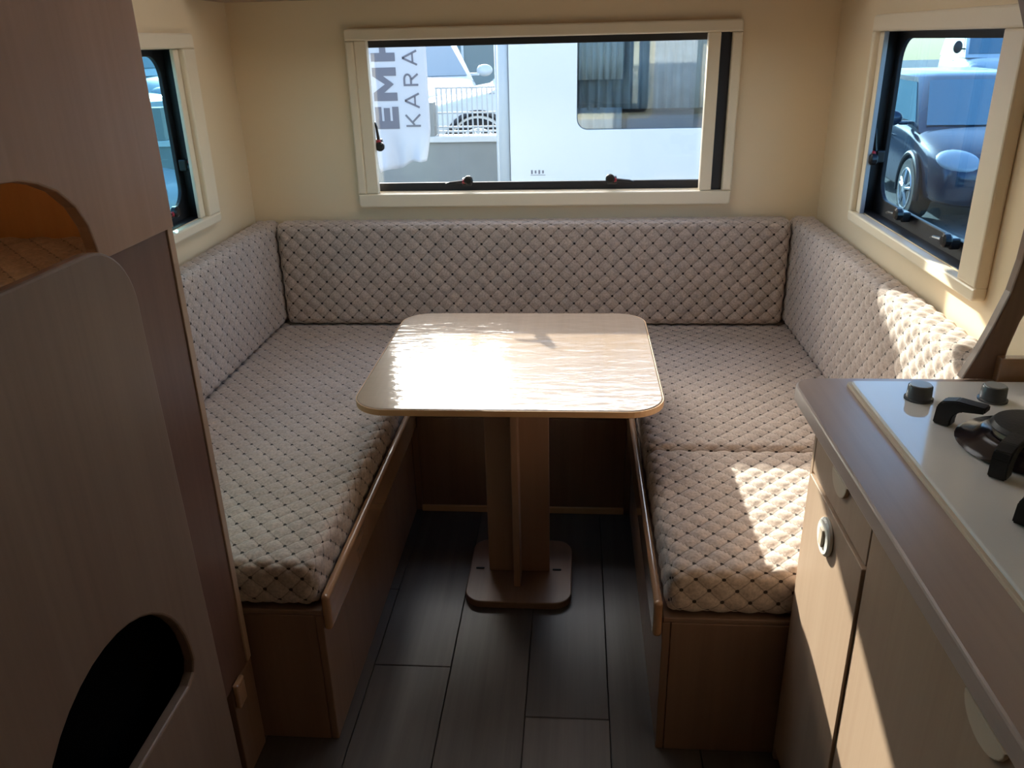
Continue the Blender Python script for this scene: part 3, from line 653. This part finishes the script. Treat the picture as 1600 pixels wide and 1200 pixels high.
def loft(bm, rings, closed_ring=False, caps=True):
    for a, b in zip(rings, rings[1:]):
        n = len(a)
        for k in range(n if closed_ring else n-1): bm.faces.new((a[k], a[(k+1) % n], b[(k+1) % n], b[k]))
    if caps: bm.faces.new(list(reversed(rings[0]))); bm.faces.new(rings[-1])
def car(label, loc, head, paint, kind='mpv', group='parked cars outside'):
    """local x forward, y left, z up, ground at 0; head = heading angle in degrees about z"""
    T = Matrix.Translation(loc) @ Matrix.Rotation(math.radians(head), 4, 'Z')
    t = thing('van' if kind == 'van' else 'car', label, 'van' if kind == 'van' else 'car', loc, group); t.rotation_euler.z = math.radians(head)
    def pt(name, bm, mat, parent=None, smooth=True, sub=0):
        me = mesh_from_bm(bm, name, mat, smooth); me = sharp(me, 40) if not sub else me
        o = bpy.data.objects.new(name, me); COL.objects.link(o); o.parent = parent or t
        if sub: s_ = o.modifiers.new('smooth', 'SUBSURF'); s_.levels = sub; s_.render_levels = sub
        return o
    if kind == 'mpv':
        Wd, belt, roofz = .875, .95, 1.44
        st = [(2.12, .60, .60, .28), (2.04, .70, .74, .22), (1.80, .80, .83, .2), (1.4, .895, .87, .2), (1.0, .965, .875, .2), (0, .985, .875, .2), (-1.3, .985, .875, .2), (-1.85, .97, .84, .22), (-2.08, .85, .76, .28), (-2.12, .65, .70, .32)]
        gb = (1.22, -2.0, .80); gr = (.28, -1.55, .61); whx = (1.30, -1.32)
    else:
        Wd, belt, roofz = .97, 1.22, 2.0
        st = [(2.42, .72, .66, .3), (2.36, .92, .82, .25), (2.12, 1.08, .92, .25), (1.75, 1.18, .96, .25), (1.4, 1.24, .97, .25), (0, 1.26, .97, .25), (-1.6, 1.26, .97, .25), (-2.3, 1.25, .95, .25), (-2.4, 1.2, .93, .3)]
        gb = (1.85, -2.38, .93); gr = (.75, -2.3, .80); whx = (1.55, -1.5)
    bm = bmesh.new(); rings = []
    for x, zt_, hw, zb_ in st:
        half = [(hw*.88, zb_), (hw, zb_+.10), (hw, (zb_+zt_)/2+.05), (hw*.975, zt_-.10), (hw*.90, zt_-.02), (hw*.5, zt_+.015)]
        pts = half + [(-a, b) for a, b in reversed(half)]
        rings.append([bm.verts.new((x, a, b)) for a, b in pts])
    loft(bm, rings, True); bmesh.ops.recalc_face_normals(bm, faces=bm.faces[:]); pt('body', bm, paint, sub=2)
    # cabin
    bm = bmesh.new(); zb_ = belt-.06
    def ring(f, r_, hw, z, n=3):
        c = .10 if z > belt else .06
        return [bm.verts.new(p) for p in ((f, hw-c*1.6, z), (f-c*.8, hw, z), (r_+c, hw, z), (r_, hw-c, z), (r_, -hw+c, z), (r_+c, -hw, z), (f-c*.8, -hw, z), (f, -hw+c*1.6, z))]
    f0, r0, h0 = gb; f1, r1, h1 = gr
    A_ = ring(f0, r0, h0, zb_); B_ = ring(f1+.02, r1-.01, h1+.01, roofz-.03); C_ = ring(f1-.22, r1+.12, h1-.13, roofz+.01)
    loft(bm, [A_, B_, C_], True); bmesh.ops.recalc_face_normals(bm, faces=bm.faces[:]); pt('cabin', bm, paint)
    def panel(name, quad, mat, off=.012, th=.006):
        p = [Vector(q) for q in quad]; n = (p[1]-p[0]).cross(p[2]-p[0]).normalized()
        c = sum(p, Vector())/len(p)
        if n.dot(c-Vector((-.3, 0, 1.0))) < 0: n = -n; p.reverse()
        bm = bmesh.new(); a = [bm.verts.new(q+n*off) for q in p]; b = [bm.verts.new(q+n*(off-th)) for q in p]
        bm.faces.new(a); bm.faces.new(list(reversed(b)))
        for k in range(len(p)): bm.faces.new((a[k], b[k], b[(k+1) % len(p)], a[(k+1) % len(p)]))
        bmesh.ops.recalc_face_normals(bm, faces=bm.faces[:]); return pt(name, bm, mat, smooth=False)
    def mix(p, q, f): return tuple(a+(b-a)*f for a, b in zip(p, q))
    z1 = roofz-.03
    L0, L1 = (f0, h0-.06, zb_), (f1+.02, h1-.09, z1); R0, R1 = (f0, -h0+.06, zb_), (f1+.02, -h1+.09, z1)
    a0, a1, b0_, b1_ = mix(L0, L1, .12), mix(L0, L1, .93), mix(R0, R1, .12), mix(R0, R1, .93)
    panel('windscreen', [a0, b0_, b1_, a1], M['car_glass'])
    q0, q1 = (r0, h0-.06, zb_), (r1-.01, h1-.09, z1)
    panel('rear_window', [mix(q0, q1, .2), mix(q0, q1, .9), tuple(c*(-1 if i == 1 else 1) for i, c in enumerate(mix(q0, q1, .9))), tuple(c*(-1 if i == 1 else 1) for i, c in enumerate(mix(q0, q1, .2)))], M['car_glass'])
    cuts = [(.0, .42), (.45, .76), (.79, .97)] if kind == 'mpv' else [(.03, .30)]
    for s_ in (1, -1):
        lo0, lo1 = Vector((f0-.16, s_*h0, zb_)), Vector((r0+.10, s_*h0, zb_)); hi0, hi1 = Vector((f1-.08, s_*(h1+.01), z1)), Vector((r1+.08, s_*(h1+.01), z1))
        for u0, u1 in cuts:
            def pp(u, v): return lo0.lerp(lo1, u).lerp(hi0.lerp(hi1, u), v)
            panel('side_window', [pp(u0, .16), pp(u1, .16), pp(u1, .90), pp(u0+(.0), .90)], M['car_glass'], .008)
        # mirror
        bm = bmesh.new(); mz = belt+.06 if kind == 'mpv' else belt+.22
        bmesh.ops.create_icosphere(bm, subdivisions=3, radius=1, matrix=Matrix.Translation((f0-.42, s_*(Wd+.13), mz)) @ Matrix.Diagonal((.07, .12, .085 if kind == 'mpv' else .17, 1)))
        add_box(bm, f0-.44, f0-.38, min(s_*(h0-.03), s_*(Wd+.05)), max(s_*(h0-.03), s_*(Wd+.05)), mz-.07, mz-.03, .01)
        pt('mirror', bm, M['car_dark'] if kind == 'van' else paint)
        # headlamp, built as a swept wedge over the front corner
        hx, hy, hz = (1.93, .60, .69) if kind == 'mpv' else (2.27, .66, .92)
        bm = bmesh.new(); Mh = Matrix.Translation((hx, s_*hy, hz)) @ Matrix.Rotation(math.radians(s_*40), 4, 'Z') @ Matrix.Rotation(math.radians(30), 4, 'Y') @ Matrix.Rotation(math.radians(s_*14), 4, 'X') @ Matrix.Diagonal((.15, .22, .062, 1))
        bmesh.ops.create_uvsphere(bm, u_segments=20, v_segments=12, radius=1, matrix=Mh); hl = pt('headlamp', bm, M['lamp_glass'])
        for x in whx:
            wr = .32; bm = bmesh.new()
            lathe_bm(bm, [(wr*.66, -.10), (wr*.93, -.10), (wr, -.07), (wr, .07), (wr*.95, .095), (wr*.68, .10)], (x, s_*(Wd-.085), wr), 32, 'y'); wh = pt('wheel', bm, M['tyre'])
            bm = bmesh.new(); yo = s_*(Wd+.018)
            for k in range(5):
                a = 2*math.pi*k/5+.3
                for da in (-.16, .16):
                    tube_bm(bm, [(x+.04*math.cos(a), yo, wr+.04*math.sin(a)), (x+wr*.64*math.cos(a+da), yo-s_*.01, wr+wr*.64*math.sin(a+da))], [.022, .018], 6)
            lathe_bm(bm, [(.055, -.02), (.055, .012), (.03, .018)], (x, yo, wr), 16, 'y')
            n_ = 32; tube_bm(bm, [(x+wr*.66*math.cos(2*math.pi*k/n_), yo-s_*.01, wr+wr*.66*math.sin(2*math.pi*k/n_)) for k in range(n_+1)], .016, 6)
            pt('rim', bm, M['alloy'], parent=wh)
            bm = bmesh.new(); tube_bm(bm, [(x+(wr+.045)*math.cos(a), s_*(Wd-.005), wr+.01+(wr+.045)*math.sin(a)) for a in [math.radians(-12+204*k/20) for k in range(21)]], .03, 8)
            pt('wheel_arch', bm, M['car_dark'])
        bm = bmesh.new(); add_box(bm, .25, .41, min(s_*Wd, s_*(Wd+.03)), max(s_*Wd, s_*(Wd+.03)), belt-.17, belt-.145, .008); pt('door_handle', bm, paint)
    fx = st[0][0]
    bm = bmesh.new(); add_box(bm, fx-.10, fx+.015, -.48, .48, .30, .44, .02); pt('lower_grille', bm, M['car_dark'])
    bm = bmesh.new(); add_box(bm, fx-.12, fx+.005, -.36, .36, st[0][1]-.08, st[0][1]-.01, .01); pt('grille', bm, M['car_dark'])
    bm = bmesh.new(); add_box(bm, fx+.012, fx+.022, -.26, .26, .46, .57, .003); pt('number_plate', bm, M['white_plastic'])
    return t
car('dark blue-grey people carrier seen through the right side window', (4.745, 7.68, GZ), -94.9, M['car_blue'])
car('white van behind the dark people carrier, through the right side window', (12.35, 24.3, GZ), -102.5, M['car_white'], 'van')
car('white car parked farther back beyond the fence, right of the banner', (-2.35, 10.6, 0), -78, M['car_white'])
car('white car parked crosswise close behind the metal fence bars', (.30, 7.35, 0), 186, M['car_white'])
car('white van seen through the narrow left side window', (-7.2, 10.6, -.1), -30, M['car_white'], 'van')
car('pale car parked low in the view of the left side window', (-4.9, 6.2, GZ), -40, M['car_white'])
# buildings far behind
def building(label, x0, x1, y0, y1, z1):
    b = thing('building', label, 'building', ((x0+x1)/2, (y0+y1)/2, GZ), 'buildings behind the car park')
    box('wall', M['facade'], x0, x1, y0, y1, GZ, z1, .02, parent=b); box('roof', M['grey_trim'], x0-.2, x1+.2, y0-.2, y1+.2, z1, z1+.25, .02, parent=b)
    n = int((x1-x0)/2.2)
    for r in range(max(1, int((z1-GZ)/3))):
        for i in range(n):
            xx = x0+.7+i*2.2; zz = GZ+1.0+r*3
            wn = box('window', M['van_white'], xx, xx+1.2, y0-.04, y0-.001, zz, zz+1.4, .01, parent=b); box('pane', M['car_glass'], xx+.08, xx+1.12, y0-.05, y0-.041, zz+.08, zz+1.32, .005, parent=wn)
building('long grey building behind the cars beyond the fence', -14, 1.5, 24, 30, 3.2)
